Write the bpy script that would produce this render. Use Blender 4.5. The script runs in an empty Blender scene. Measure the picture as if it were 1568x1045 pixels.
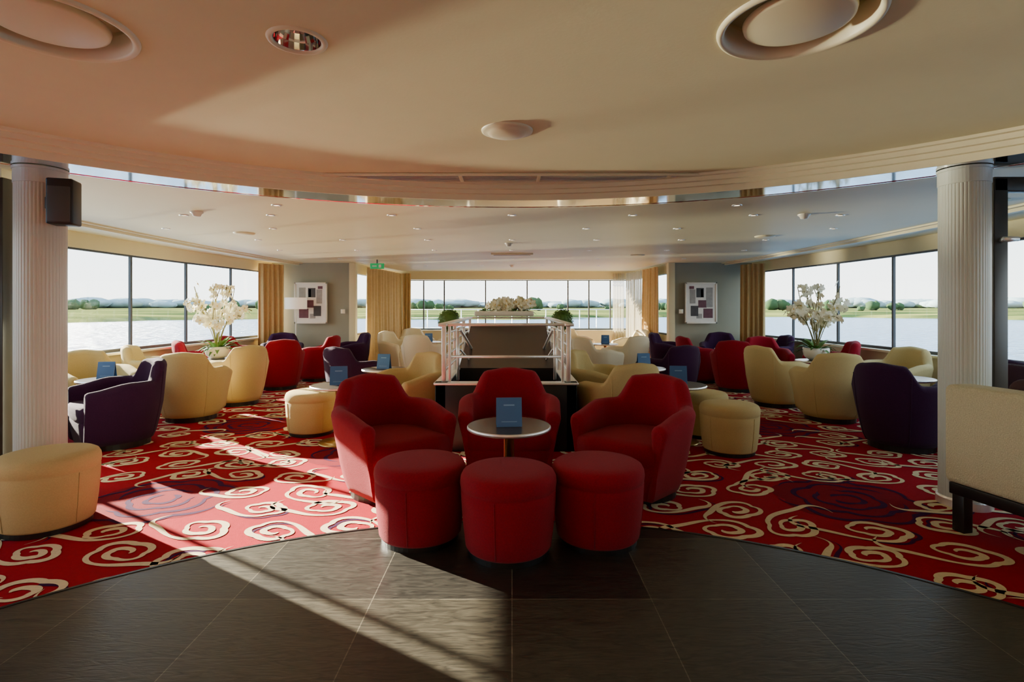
import bpy, bmesh, math, random
from mathutils import Matrix, Vector
random.seed(7)
scene = bpy.context.scene
COL = scene.collection
R = math.radians

# ------------------------------------------------------------------ materials
def srgb(r, g, b):
    def c(x):
        x /= 255.0
        return x/12.92 if x <= 0.04045 else ((x+0.055)/1.055)**2.4
    return (c(r), c(g), c(b), 1)

def mat(name, color, rough=0.6, metal=0.0, var=0.0, vscale=8.0, bump=0.0, bscale=80.0,
        emit=None, estr=0.0, spec=0.5, sheen=0.0, stretch=None, subs=0.0):
    m = bpy.data.materials.new(name)
    m.use_nodes = True
    nt = m.node_tree
    b = nt.nodes['Principled BSDF']
    b.inputs['Base Color'].default_value = color
    b.inputs['Roughness'].default_value = rough
    b.inputs['Metallic'].default_value = metal
    b.inputs['Specular IOR Level'].default_value = spec
    if sheen:
        b.inputs['Sheen Weight'].default_value = sheen
    if emit:
        b.inputs['Emission Color'].default_value = emit
        b.inputs['Emission Strength'].default_value = estr
    tc = nt.nodes.new('ShaderNodeTexCoord')
    src = tc.outputs['Object']
    if stretch:
        mp = nt.nodes.new('ShaderNodeMapping')
        mp.inputs['Scale'].default_value = stretch
        nt.links.new(src, mp.inputs['Vector'])
        src = mp.outputs['Vector']
    if var > 0:
        n = nt.nodes.new('ShaderNodeTexNoise')
        n.inputs['Scale'].default_value = vscale
        n.inputs['Detail'].default_value = 5
        nt.links.new(src, n.inputs['Vector'])
        mx = nt.nodes.new('ShaderNodeMix'); mx.data_type = 'RGBA'
        d = tuple(c*(1-var) for c in color[:3])+(1,)
        l = tuple(min(1, c*(1+var)) for c in color[:3])+(1,)
        mx.inputs[6].default_value = d
        mx.inputs[7].default_value = l
        nt.links.new(n.outputs['Fac'], mx.inputs[0])
        nt.links.new(mx.outputs[2], b.inputs['Base Color'])
    if bump > 0:
        n2 = nt.nodes.new('ShaderNodeTexNoise')
        n2.inputs['Scale'].default_value = bscale
        n2.inputs['Detail'].default_value = 3
        nt.links.new(src, n2.inputs['Vector'])
        bp = nt.nodes.new('ShaderNodeBump')
        bp.inputs['Strength'].default_value = bump
        bp.inputs['Distance'].default_value = 0.01
        nt.links.new(n2.outputs['Fac'], bp.inputs['Height'])
        nt.links.new(bp.outputs['Normal'], b.inputs['Normal'])
    return m

M_red = mat('red_fabric', srgb(134, 11, 30), 0.9, var=0.28, vscale=120, bump=0.35, bscale=260, sheen=0.06, spec=0.1)
M_cream = mat('cream_fabric', srgb(190, 170, 118), 0.88, var=0.14, vscale=120, bump=0.3, bscale=260, spec=0.15)
M_purple = mat('purple_fabric', srgb(50, 21, 52), 0.9, var=0.28, vscale=120, bump=0.35, bscale=260, sheen=0.06, spec=0.12)
M_white = mat('white_fabric', srgb(220, 208, 176), 0.85, var=0.08, vscale=90, bump=0.2, bscale=240, spec=0.2)
M_sofa = mat('sofa_weave', srgb(202, 193, 158), 0.9, var=0.28, vscale=130, bump=0.9, bscale=140, spec=0.15)
M_blackbase = mat('black_plinth', srgb(16, 14, 14), 0.4, var=0.2, vscale=20)
M_ceil = mat('ceiling_plaster', srgb(220, 211, 172), 0.8, var=0.03, vscale=6, bump=0.06, bscale=60, spec=0.2)
M_ceil2 = mat('ceiling_smooth', srgb(224, 216, 180), 0.5, var=0.03, vscale=3, bump=0.02, bscale=40, spec=0.4)
M_trimw = mat('trim_cream', srgb(226, 217, 182), 0.45, var=0.03, vscale=5)
M_wall = mat('wall_paint_sage', srgb(148, 147, 128), 0.8, var=0.05, vscale=4, bump=0.05, bscale=80)
M_wallc = mat('wall_paint_cream', srgb(210, 199, 160), 0.75, var=0.05, vscale=4, bump=0.05, bscale=80)
M_chrome = mat('polished_steel', (0.85, 0.86, 0.86, 1), 0.07, 1.0, var=0.04, vscale=3)
M_brushed = mat('brushed_steel', (0.88, 0.87, 0.83, 1), 0.4, 0.85, var=0.1, vscale=30)
M_brass = mat('brass', srgb(190, 160, 100), 0.3, 1.0, var=0.1, vscale=20)
M_frame = mat('window_frame_grey', srgb(60, 62, 64), 0.5, var=0.1, vscale=10)
M_col = mat('column_lacquer', srgb(188, 192, 182), 0.3, var=0.06, vscale=4)
M_darkpanel = mat('dark_panel', srgb(46, 42, 34), 0.35, var=0.2, vscale=6, stretch=(1, 1, .2))
M_dark = mat('painted_slot_shade', srgb(70, 62, 48), 0.8, var=0.1, vscale=6)  # dark tone carries the shade inside the diffuser slot
M_black = mat('black_plastic', srgb(20, 20, 21), 0.45, var=0.2, vscale=30)
M_table = mat('table_top_dark', srgb(66, 58, 48), 0.28, var=0.25, vscale=14, stretch=(1, 5, 1))
M_blue = mat('menu_card_blue', srgb(52, 98, 150), 0.35, var=0.1, vscale=10)
M_bluel = mat('menu_card_print', srgb(120, 160, 200), 0.35, var=0.1, vscale=10)
M_curtain = mat('curtain_gold', srgb(186, 157, 104), 0.8, var=0.15, vscale=20, sheen=0.1)
M_petal = mat('orchid_petal', srgb(252, 247, 222), 0.6, var=0.05, vscale=30)
M_petalc = mat('orchid_centre', srgb(225, 185, 60), 0.6, var=0.2, vscale=30)
M_leaf = mat('leaf_green', srgb(82, 118, 44), 0.5, var=0.35, vscale=12)
M_stem = mat('stem_brown', srgb(120, 112, 60), 0.7, var=0.2, vscale=20)
M_soil = mat('ceramic_white', srgb(225, 220, 205), 0.25, var=0.04, vscale=5)
M_shade = mat('lamp_shade', srgb(240, 235, 220), 0.8, var=0.03, vscale=20, emit=srgb(255, 245, 220), estr=0.3)
M_green = mat('exit_green', srgb(10, 130, 70), 0.5, var=0.05, vscale=9, emit=srgb(20, 160, 90), estr=0.6)
M_lamp = mat('downlight_glow', srgb(255, 245, 220), 0.5, var=0.01, emit=srgb(255, 240, 205), estr=6)
M_swirl = mat('carpet_cream_pile', srgb(222, 203, 164), 0.95, var=0.15, vscale=60, bump=0.5, bscale=300, spec=0.1)
M_rose = mat('carpet_plum_pile', srgb(60, 12, 58), 0.95, var=0.3, vscale=60, bump=0.5, bscale=300, spec=0.1)
M_rosef = mat('carpet_crimson_pile', srgb(124, 3, 22), 0.95, var=0.25, vscale=60, bump=0.5, bscale=300, spec=0.1)
M_carpet = mat('carpet_red_pile', srgb(158, 6, 28), 0.95, var=0.22, vscale=40, bump=0.6, bscale=300, spec=0.1)
M_strin = mat('stair_dark_wood', srgb(58, 40, 31), 0.4, var=0.3, vscale=8, stretch=(1, 1, 6))
M_art1 = mat('art_grey', srgb(150, 146, 140), 0.6, var=0.3, vscale=14)
M_art2 = mat('art_plum', srgb(96, 50, 62), 0.6, var=0.4, vscale=18)
M_art3 = mat('art_charcoal', srgb(58, 54, 54), 0.6, var=0.4, vscale=18)
M_art4 = mat('art_paper', srgb(226, 222, 212), 0.6, var=0.06, vscale=18)
M_pillow = mat('pillow_maroon', srgb(60, 28, 28), 0.9, var=0.3, vscale=60, bump=0.3)

def glass_mat():
    m = bpy.data.materials.new('window_glass'); m.use_nodes = True
    nt = m.node_tree; nt.nodes.clear()
    o = nt.nodes.new('ShaderNodeOutputMaterial')
    t = nt.nodes.new('ShaderNodeBsdfTransparent'); t.inputs[0].default_value = (0.95, 0.98, 0.97, 1)
    g = nt.nodes.new('ShaderNodeBsdfGlossy'); g.inputs['Roughness'].default_value = 0.02
    mx = nt.nodes.new('ShaderNodeMixShader'); mx.inputs[0].default_value = 0.05
    nt.links.new(t.outputs[0], mx.inputs[1]); nt.links.new(g.outputs[0], mx.inputs[2])
    nt.links.new(mx.outputs[0], o.inputs[0])
    return m
M_glass = glass_mat()

def sheer_mat():
    m = bpy.data.materials.new('sheer_fabric'); m.use_nodes = True
    nt = m.node_tree; nt.nodes.clear()
    o = nt.nodes.new('ShaderNodeOutputMaterial')
    t = nt.nodes.new('ShaderNodeBsdfTransparent')
    d = nt.nodes.new('ShaderNodeBsdfDiffuse'); d.inputs[0].default_value = srgb(205, 195, 168)
    tr = nt.nodes.new('ShaderNodeBsdfTranslucent'); tr.inputs[0].default_value = srgb(205, 195, 168)
    mx0 = nt.nodes.new('ShaderNodeMixShader'); mx0.inputs[0].default_value = 0.4
    mx = nt.nodes.new('ShaderNodeMixShader'); mx.inputs[0].default_value = 0.6
    nt.links.new(d.outputs[0], mx0.inputs[1]); nt.links.new(tr.outputs[0], mx0.inputs[2])
    nt.links.new(t.outputs[0], mx.inputs[1]); nt.links.new(mx0.outputs[0], mx.inputs[2])
    nt.links.new(mx.outputs[0], o.inputs[0])
    return m
M_sheer = sheer_mat()

# ------------------------------------------------------------------ mesh builder
class MB:
    def __init__(s):
        s.v = []; s.f = []; s.m = []; s.sm = []; s.mats = []
    def mi(s, m):
        if m not in s.mats: s.mats.append(m)
        return s.mats.index(m)
    def add(s, verts, faces, m, smooth=False, M=None):
        o = len(s.v)
        for p in verts:
            p = Vector(p)
            if M is not None: p = M @ p
            s.v.append(tuple(p))
        k = s.mi(m)
        for f in faces:
            s.f.append([i+o for i in f]); s.m.append(k); s.sm.append(smooth)
    def box(s, c, size, m, bevel=0.0, seg=2, M=None, smooth=None):
        bm = bmesh.new()
        bmesh.ops.create_cube(bm, size=1.0)
        for v in bm.verts:
            v.co = Vector((v.co.x*size[0]+c[0], v.co.y*size[1]+c[1], v.co.z*size[2]+c[2]))
        if bevel > 0:
            bmesh.ops.bevel(bm, geom=bm.edges[:]+bm.verts[:], offset=bevel, segments=seg, profile=0.5, affect='EDGES')
        bm.verts.index_update()
        s.add([v.co.copy() for v in bm.verts], [[v.index for v in f.verts] for f in bm.faces], m,
              (bevel > 0) if smooth is None else smooth, M)
        bm.free()
    def lathe(s, prof, m, n=32, c=(0, 0, 0), smooth=True, M=None, a0=0, a1=2*math.pi):
        full = abs(a1-a0-2*math.pi) < 1e-6
        cnt = n if full else n+1
        V = []; F = []
        for (r, z) in prof:
            for i in range(cnt):
                a = a0+(a1-a0)*i/n
                V.append((c[0]+r*math.cos(a), c[1]+r*math.sin(a), c[2]+z))
        for j in range(len(prof)-1):
            for i in range(n):
                i2 = (i+1) % cnt if full else i+1
                F.append([j*cnt+i, j*cnt+i2, (j+1)*cnt+i2, (j+1)*cnt+i])
        s.add(V, F, m, smooth, M)
    def cyl(s, c, r, z0, z1, m, n=24, M=None):
        s.lathe([(0, z0), (r, z0)], m, n, c, False, M)
        s.lathe([(r, z0), (r, z1)], m, n, c, True, M)
        s.lathe([(r, z1), (0, z1)], m, n, c, False, M)
    def solidcyl(s, c, r, z0, z1, m, n=64):
        V = []
        for z in (z0, z1):
            for i in range(n):
                a = 2*math.pi*i/n; V.append((c[0]+r*math.cos(a), c[1]+r*math.sin(a), z))
        F = [list(range(n))[::-1], list(range(n, 2*n))]+[[i, (i+1) % n, n+(i+1) % n, n+i] for i in range(n)]
        s.add(V, F, m, False)
    def tube(s, pts, r, m, n=8, M=None):
        pts = [Vector(p) for p in pts]
        V = []; F = []
        for i, p in enumerate(pts):
            a = pts[max(i-1, 0)]; b = pts[min(i+1, len(pts)-1)]
            t = (b-a).normalized()
            u = t.cross(Vector((0, 0, 1)))
            if u.length < 1e-3: u = Vector((1, 0, 0))
            u.normalize(); w = t.cross(u)
            rr = r[i] if isinstance(r, (list, tuple)) else r
            for k in range(n):
                an = 2*math.pi*k/n
                V.append(p+u*math.cos(an)*rr+w*math.sin(an)*rr)
        for i in range(len(pts)-1):
            for k in range(n):
                k2 = (k+1) % n
                F.append([i*n+k, i*n+k2, (i+1)*n+k2, (i+1)*n+k])
        F.append(list(range(n))); F.append([(len(pts)-1)*n+k for k in range(n)])
        s.add(V, F, m, True, M)
    def mesh(s, name):
        me = bpy.data.meshes.new(name)
        me.from_pydata(s.v, [], s.f)
        for m in s.mats: me.materials.append(m)
        me.polygons.foreach_set('material_index', s.m)
        me.polygons.foreach_set('use_smooth', s.sm)
        me.update()
        return me

def fixn(me):
    bm = bmesh.new(); bm.from_mesh(me)
    bmesh.ops.recalc_face_normals(bm, faces=bm.faces[:])
    bm.to_mesh(me); bm.free()
    return me

def put(name, me, loc=(0, 0, 0), rz=0.0, parent=None, scale=None):
    o = bpy.data.objects.new(name, me)
    o.location = loc; o.rotation_euler = (0, 0, R(rz))
    if scale: o.scale = scale
    COL.objects.link(o)
    if parent: o.parent = parent
    return o

def build(name, mb, loc=(0, 0, 0), rz=0.0, parent=None):
    return put(name, fixn(mb.mesh(name)), loc, rz, parent)

def empty(name, loc=(0, 0, 0), rz=0):
    e = bpy.data.objects.new(name, None)
    e.location = loc; e.rotation_euler = (0, 0, R(rz)); e.empty_display_size = 0.2
    COL.objects.link(e)
    return e

def sstep(a, b, x):
    t = max(0, min(1, (x-a)/(b-a)))
    return t*t*(3-2*t)

# ------------------------------------------------------------------ room constants
ZC = 2.43     # raised round ceiling
ZF = 2.30     # main ceiling
CC = (0.0, 0.65); RC = 4.42; RI = 4.08
FC = (0.0, 0.2); RF = 3.15
SILL = 0.72; HEAD = 2.10
WPTS = [(5.5, -4.5), (5.5, -2.0), (5.5, 0.6), (5.5, 3.1), (5.5, 4.3), (5.5, 5.4), (5.5, 6.6), (5.5, 7.8), (5.45, 9.04), (5.33, 10.25), (5.2, 11.6)]
BAYX0, BAYX1, DPIC, DBACK = 3.41, 3.24, 11.6, 14.5

# floor (carpet with woven pattern)
mbf = MB()
mbf.add([(-5.6, -4.6, -0.15), (5.6, -4.6, -0.15), (5.6, 11.7, -0.15), (-5.6, 11.7, -0.15),
        (-5.6, -4.6, 0), (5.6, -4.6, 0), (5.6, 11.7, 0), (-5.6, 11.7, 0)],
       [[0, 1, 2, 3], [4, 5, 6, 7], [0, 1, 5, 4], [1, 2, 6, 5], [2, 3, 7, 6], [3, 0, 4, 7]], M_carpet)
mbf.add([(-3.5, 11.7, 0), (3.5, 11.7, 0), (3.35, 14.6, 0), (-3.35, 14.6, 0)], [[0, 1, 2, 3]], M_carpet)

# wood/stone floor disc
def slate():
    m = bpy.data.materials.new('dark_floor_planks'); m.use_nodes = True
    nt = m.node_tree; b = nt.nodes['Principled BSDF']; L = nt.links
    tc = nt.nodes.new('ShaderNodeTexCoord')
    mp = nt.nodes.new('ShaderNodeMapping'); mp.inputs['Location'].default_value = (0.0, 0.10, 0)
    L.new(tc.outputs['Object'], mp.inputs['Vector'])
    br = nt.nodes.new('ShaderNodeTexBrick')
    br.offset = 0.0; br.squash = 1.0
    br.inputs['Scale'].default_value = 1.0
    br.inputs['Brick Width'].default_value = 0.64
    br.inputs['Row Height'].default_value = 0.64
    br.inputs['Mortar Size'].default_value = 0.0024
    br.inputs['Mortar Smooth'].default_value = 0.1
    br.inputs['Color1'].default_value = srgb(64, 60, 51)
    br.inputs['Color2'].default_value = srgb(34, 32, 30)
    br.inputs['Mortar'].default_value = srgb(104, 98, 86)
    L.new(mp.outputs[0], br.inputs['Vector'])
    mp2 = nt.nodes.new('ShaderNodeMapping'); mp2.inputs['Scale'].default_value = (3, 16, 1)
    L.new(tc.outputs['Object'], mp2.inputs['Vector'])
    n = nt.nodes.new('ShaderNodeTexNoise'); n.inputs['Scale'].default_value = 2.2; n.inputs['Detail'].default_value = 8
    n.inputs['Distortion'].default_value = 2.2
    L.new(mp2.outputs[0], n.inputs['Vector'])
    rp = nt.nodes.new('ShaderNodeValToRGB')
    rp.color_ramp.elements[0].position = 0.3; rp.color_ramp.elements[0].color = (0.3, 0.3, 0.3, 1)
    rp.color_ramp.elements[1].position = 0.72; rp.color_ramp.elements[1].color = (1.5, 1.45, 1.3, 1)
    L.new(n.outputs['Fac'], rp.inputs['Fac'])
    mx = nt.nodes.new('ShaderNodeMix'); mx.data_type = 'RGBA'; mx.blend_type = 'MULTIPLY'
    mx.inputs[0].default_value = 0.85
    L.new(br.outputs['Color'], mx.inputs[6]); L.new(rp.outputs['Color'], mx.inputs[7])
    L.new(mx.outputs[2], b.inputs['Base Color'])
    mr = nt.nodes.new('ShaderNodeMapRange'); mr.inputs[3].default_value = 0.28; mr.inputs[4].default_value = 0.5
    L.new(n.outputs['Fac'], mr.inputs[0]); L.new(mr.outputs[0], b.inputs['Roughness'])
    b.inputs['Specular IOR Level'].default_value = 0.4
    bp = nt.nodes.new('ShaderNodeBump'); bp.inputs['Strength'].default_value = 0.4; bp.inputs['Distance'].default_value = 0.004
    L.new(n.outputs['Fac'], bp.inputs['Height']); L.new(bp.outputs[0], b.inputs['Normal'])
    return m
M_slate = slate()

def okp(p):
    return not (abs(p[0]) > 5.4 or p[1] > 14.4 or (p[1] > 11.4 and abs(p[0]) > 3.1) or math.hypot(p[0]-FC[0], p[1]-FC[1]) < RF-0.1)
def ribbon(mb, pts, ws, z, m):
    V = []; F = []
    for i, p in enumerate(pts):
        a = pts[max(i-1, 0)]; b = pts[min(i+1, len(pts)-1)]
        dx, dy = b[0]-a[0], b[1]-a[1]; l = math.hypot(dx, dy) or 1
        nx, ny = -dy/l, dx/l
        V.append((p[0]+nx*ws[i], p[1]+ny*ws[i], z)); V.append((p[0]-nx*ws[i], p[1]-ny*ws[i], z))
    for i in range(len(pts)-1):
        if okp(pts[i]): F.append([2*i, 2*i+1, 2*i+3, 2*i+2])
    mb.add(V, F, m)

def swirl(cx, cy, ang, Rr, flip, tail):
    pts = []; N = 84; turns = 1.75
    ph = ang*1.7
    for i in range(N):
        t = i/(N-1)
        th = t*turns*2*math.pi
        r = Rr*(0.16+0.84*t)*(1+0.20*(abs(math.sin(2.0*th+ph))-0.5)*min(1, t*2))
        pts.append((r*math.cos(th)*1.18, r*math.sin(th)*0.85))
    hx, hy = pts[-1][0]-pts[-3][0], pts[-1][1]-pts[-3][1]
    h = math.atan2(hy, hx); k0 = 1.0/Rr
    x, y = pts[-1]; ds = 0.016; n2 = int(tail/ds)
    for i in range(n2):
        t = i/n2
        k = k0*(0.8*(1-2.8*t) if t < 0.55 else (-0.4+2.6*math.sin((t-0.55)*7)))
        h += k*ds; x += math.cos(h)*ds; y += math.sin(h)*ds
        pts.append((x, y))
    ws = []
    T = len(pts)
    for i in range(T):
        t = i/(T-1)
        w = 0.0105+0.011*abs(math.sin(t*9.0+ang))
        w *= min(1, t*14+0.35)*min(1, (1-t)*9+0.02)
        ws.append(w)
    ca, sa = math.cos(ang), math.sin(ang)
    out = []
    for (x, y) in pts:
        if flip: y = -y
        out.append((cx+x*ca-y*sa, cy+x*sa+y*ca))
    return out, ws
roses = [(-2.45, 3.75), (2.35, 3.75), (-3.0, 6.1), (2.9, 6.0), (-4.6, 5.5), (4.6, 5.6), (-4.2, 2.4), (4.3, 2.6), (-1.6, 8.6), (1.9, 8.8), (-1.35, 4.9), (1.5, 5.9), (-4.2, 8.2), (3.9, 10.2)]
for (cx, cy) in roses:
    fill = []
    for i in range(80):
        a = 2*math.pi*i/80
        r = 0.40*(1+0.13*abs(math.sin(a*3)))
        fill.append((cx+r*math.cos(a)*1.1, cy+r*math.sin(a), 0.0009))
    if okp((cx, cy-.45)) and okp((cx+.4, cy-.2)) and okp((cx-.4, cy-.2)) and abs(cx) < 5 and cy < 11:
        mbf.add(fill, [list(range(80))], M_rosef)
    for ri, rr in enumerate((0.08, 0.17, 0.27, 0.37)):
        ph = random.random()*6
        lob = 4+ri
        pts = []; ws = []
        for i in range(91):
            a = 2*math.pi*i/90*0.90+ph
            r = rr*(1+0.16*abs(math.sin(a*lob/2)))
            pts.append((cx+r*math.cos(a)*1.1, cy+r*math.sin(a)))
            ws.append(0.018*min(1, (1-abs(i/45-1))*6+.05)*(0.6+0.5*abs(math.sin(a*2))))
        ribbon(mbf, pts, ws, 0.0022, M_rose)
step = 0.46
gy = 1.2; row = 0
while gy < 14.5:
    gx = -5.6+(0.23 if row % 2 else 0)
    while gx < 5.6:
        cx = gx+random.uniform(-.05, .05); cy = gy+random.uniform(-.045, .045)
        gx += step
        if math.hypot(cx-FC[0], cy-FC[1]) < RF-0.35: continue
        if any(math.hypot(cx-a, (cy-b)*1.1) < 0.50 for a, b in roses): continue
        base = 0.3*math.sin(cx*1.3)+(0 if random.random() < .5 else math.pi)
        ang = base+random.uniform(-.5, .5)
        rr = random.uniform(.135, .17)
        fl = random.random() < .5
        tl = random.uniform(.4, .7)
        p, w = swirl(cx, cy, ang, rr, fl, tl)
        ribbon(mbf, p, w, 0.003, M_swirl)
        if random.random() < 0.25:
            ribbon(mbf, [(a+0.035, b-0.03) for a, b in p[60:]], [x*0.6 for x in w[60:]], 0.0016, M_rose)
    gy += 0.34; row += 1
build('floor', mbf)
mb = MB()
mb.cyl((FC[0], FC[1], 0), RF, 0.0, 0.006, M_slate, 128)
build('floor_round_inlay', mb)
mb = MB()
mb.lathe([(RF, 0), (RF, 0.009), (RF+0.018, 0.009), (RF+0.022, 0)], M_blackbase, 128, (FC[0], FC[1], 0), False)
build('trim_floor_edge', mb)

# ------------------------------------------------------------------ ceilings
mb = MB()
mb.solidcyl((CC[0], CC[1], 0), RI+0.06, ZC, ZC+0.2, M_ceil, 128)
ceil = build('ceiling_round', mb)
rings = [(1.09, 2.04), (-1.78, 2.06), (1.5, -1.4), (-1.6, -1.4)]
cut = MB()
for (x, y) in rings:
    cut.solidcyl((x, y, 0), 0.27, ZC-0.1, ZC+0.11, M_trimw, 64)
cut.solidcyl((-0.87, 2.17, 0), 0.095, ZC-0.1, ZC+0.12, M_chrome, 48)
cuto = build('cutter', cut)
bo = ceil.modifiers.new('b', 'BOOLEAN'); bo.operation = 'DIFFERENCE'; bo.object = cuto; bo.solver = 'EXACT'
bpy.context.view_layer.update()
dg = bpy.context.evaluated_depsgraph_get()
nm = bpy.data.meshes.new_from_object(ceil.evaluated_get(dg))
ceil.modifiers.clear(); ceil.data = nm
bpy.data.objects.remove(cuto, do_unlink=True)

for (x, y) in rings:
    e = empty('ceiling_ring_light', (x, y, ZC))
    mb = MB()
    mb.lathe([(0.262, 0.09), (0.262, -0.004), (0.268, -0.012), (0.279, -0.015), (0.288, -0.010), (0.292, 0.0)], M_trimw, 64)
    build('rim', mb, parent=e)
    mb = MB()
    mb.lathe([(0.0, 0.0), (0.18, 0.0), (0.192, 0.005), (0.196, 0.02), (0.185, 0.032), (0.0, 0.032)], M_trimw, 64)
    mb.cyl((0, 0, 0), 0.05, 0.03, 0.11, M_trimw)
    build('disc', mb, parent=e)

mb = MB()
mb.lathe([(0.118, 0.0), (0.114, -0.007), (0.100, -0.009), (0.092, 0.0), (0.09, 0.03)], M_trimw, 48)
mb.lathe([(0.09, 0.0), (0.086, 0.03), (0.07, 0.075), (0.04, 0.105), (0, 0.11)], M_chrome, 24, smooth=False)
mb.lathe([(0.022, 0.05), (0.03, 0.07), (0.022, 0.10)], M_soil, 16)
build('recessed_downlight', mb, (-0.87, 2.17, ZC))
mb = MB()
mb.lathe([(0.158, 0.0), (0.156, -0.008), (0.142, -0.014), (0.12, -0.016), (0.115, -0.022), (0.09, -0.032), (0.05, -0.038), (0, -0.04)], M_trimw, 48)
build('ceiling_speaker', mb, (-0.03, 3.28, ZC))

# slot diffuser
mb = MB()
mb.box((0, -0.11, -0.012), (3.04, 0.014, 0.022), M_trimw, 0.003)
mb.box((0, 0.11, -0.012), (3.04, 0.014, 0.022), M_trimw, 0.003)
mb.box((0, 0.0, -0.004), (3.02, 0.21, 0.004), M_dark)  # flat strip, slot shade put into its colour
for i in range(3):
    mb.box((0, -0.05+i*0.05, -0.014), (3.0, 0.006, 0.012), M_brushed)
for x in (-1.52, -.42, .22, 1.28, 1.52):
    mb.box((x, 0, -0.012), (0.03, 0.22, 0.02), M_trimw, 0.003)
build('linear_air_diffuser', mb, (0.0, 4.43, ZC-0.001))

# mouldings + polished band around circle
mb = MB()
c3 = (CC[0], CC[1], 0)
mb.lathe([(RI-0.12, ZC), (RI-0.117, ZC-0.02), (RI-0.085, ZC-0.022), (RI-0.082, ZC-0.055), (RI-0.05, ZC-0.057),
          (RI-0.047, ZC-0.09), (RI-0.015, ZC-0.092), (RI-0.012, ZF-0.012), (RI, ZF-0.012)], M_trimw, 160, c3, False)
build('trim_1', mb)
mb = MB()
mb.lathe([(RI, ZF-0.012), (RI+0.004, ZF-0.008), (RC-0.004, ZF-0.008), (RC, ZF-0.012), (RC+0.01, ZF-0.012), (RC+0.012, ZF)], M_chrome, 160, c3, False)
build('trim_2', mb)

# main ceiling with circular hole
def ray_rect(a):
    dx, dy = math.cos(a), math.sin(a)
    best = 1e9
    for (lim, d, c) in ((5.62, dx, CC[0]), (-5.62, dx, CC[0])):
        if abs(d) > 1e-6:
            t = (lim-c)/d
            if t > 0: best = min(best, t)
    for lim in (14.65, -4.62):
        if abs(dy) > 1e-6:
            t = (lim-CC[1])/dy
            if t > 0: best = min(best, t)
    return (CC[0]+dx*best, CC[1]+dy*best)
angs = [2*math.pi*i/160 for i in range(160)]
for (x, y) in ((5.62, 14.65), (-5.62, 14.65), (5.62, -4.62), (-5.62, -4.62)):
    angs.append(math.atan2(y-CC[1], x-CC[0]) % (2*math.pi))
angs = sorted(angs)
V = []; F = []
for a in angs:
    V.append((CC[0]+(RC-0.01)*math.cos(a), CC[1]+(RC-0.01)*math.sin(a), ZF))
    p = ray_rect(a); V.append((p[0], p[1], ZF))
n = len(angs)
for i in range(n):
    j = (i+1) % n
    F.append([2*i, 2*i+1, 2*j+1, 2*j])
mb = MB(); mb.add(V, F, M_ceil2)
mb.box((0, 5.0, 2.72), (11.3, 19.4, 0.1), M_ceil2)
build('ceiling', mb)

for s, nm_ in ((-1, 'trim_3'), (1, 'trim_4')):
    mb = MB()
    path = [(4.55, 3.0), (4.72, 4.2), (4.82, 5.5), (4.86, 7), (4.84, 8.5), (4.76, 10), (4.62, 11.58)]
    for off, dz, w in ((0, 0.05, 0.05), (0.09, 0.03, 0.06), (-0.07, 0.02, 0.04)):
        for i in range(len(path)-1):
            a = Vector((s*(path[i][0]+off), path[i][1], 0)); b = Vector((s*(path[i+1][0]+off), path[i+1][1], 0))
            d = b-a
            M = Matrix.Translation((a+b)/2) @ Matrix.Rotation(math.atan2(d.y, d.x), 4, 'Z')
            mb.box((0, 0, ZF-dz/2), (d.length+0.01, w, dz), M_trimw, 0, M=M)
    build(nm_, mb)

# ------------------------------------------------------------------ walls & windows
wcount = [0]
def wall_run(mb, pts, z0, z1, m, th=0.12, side=1):
    for i in range(len(pts)-1):
        a = Vector((pts[i][0], pts[i][1], 0)); b = Vector((pts[i+1][0], pts[i+1][1], 0))
        d = b-a; nrm = Vector((d.y, -d.x, 0)).normalized()*th*side
        a2 = a+nrm; b2 = b+nrm
        vs = []
        for p in (a, b, b2, a2):
            vs.append((p.x, p.y, z0))
        for p in (a, b, b2, a2):
            vs.append((p.x, p.y, z1))
        mb.add(vs, [[0, 1, 2, 3], [4, 5, 6, 7], [0, 1, 5, 4], [1, 2, 6, 5], [2, 3, 7, 6], [3, 0, 4, 7]], m)

def windows(pts, side=1, z0=SILL, z1=HEAD):
    for i in range(len(pts)-1):
        wcount[0] += 1
        a = Vector((pts[i][0], pts[i][1], 0)); b = Vector((pts[i+1][0], pts[i+1][1], 0))
        d = b-a; L = d.length
        e = empty('window_%d' % wcount[0], (a+b)/2, math.degrees(math.atan2(d.y, d.x)))
        mb = MB()
        y = -0.06*side
        mb.box((0, y, z0+0.02), (L, 0.05, 0.04), M_frame, 0)
        mb.box((0, y, z1-0.012), (L, 0.05, 0.024), M_frame, 0)
        mb.box((-L/2+0.008, y, (z0+z1)/2), (0.016, 0.035, z1-z0), M_frame, 0)
        mb.box((L/2-0.008, y, (z0+z1)/2), (0.016, 0.035, z1-z0), M_frame, 0)
        build('frame', mb, parent=e)
        mb = MB()
        mb.add([(-L/2, y, z0), (L/2, y, z0), (L/2, y, z1), (-L/2, y, z1)], [[0, 1, 2, 3]], M_glass)
        build('pane', mb, parent=e)
        ld = bpy.data.lights.new('sky_portal', 'AREA'); ld.shape = 'RECTANGLE'
        ld.size = L; ld.size_y = z1-z0
        ld.cycles.is_portal = True
        lo = bpy.data.objects.new('sky_portal', ld); COL.objects.link(lo)
        lo.parent = e
        lo.location = (0, y*1.4-0.04*side, (z0+z1)/2)
        lo.rotation_euler = (R(90) if side > 0 else R(-90), 0, 0)

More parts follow.
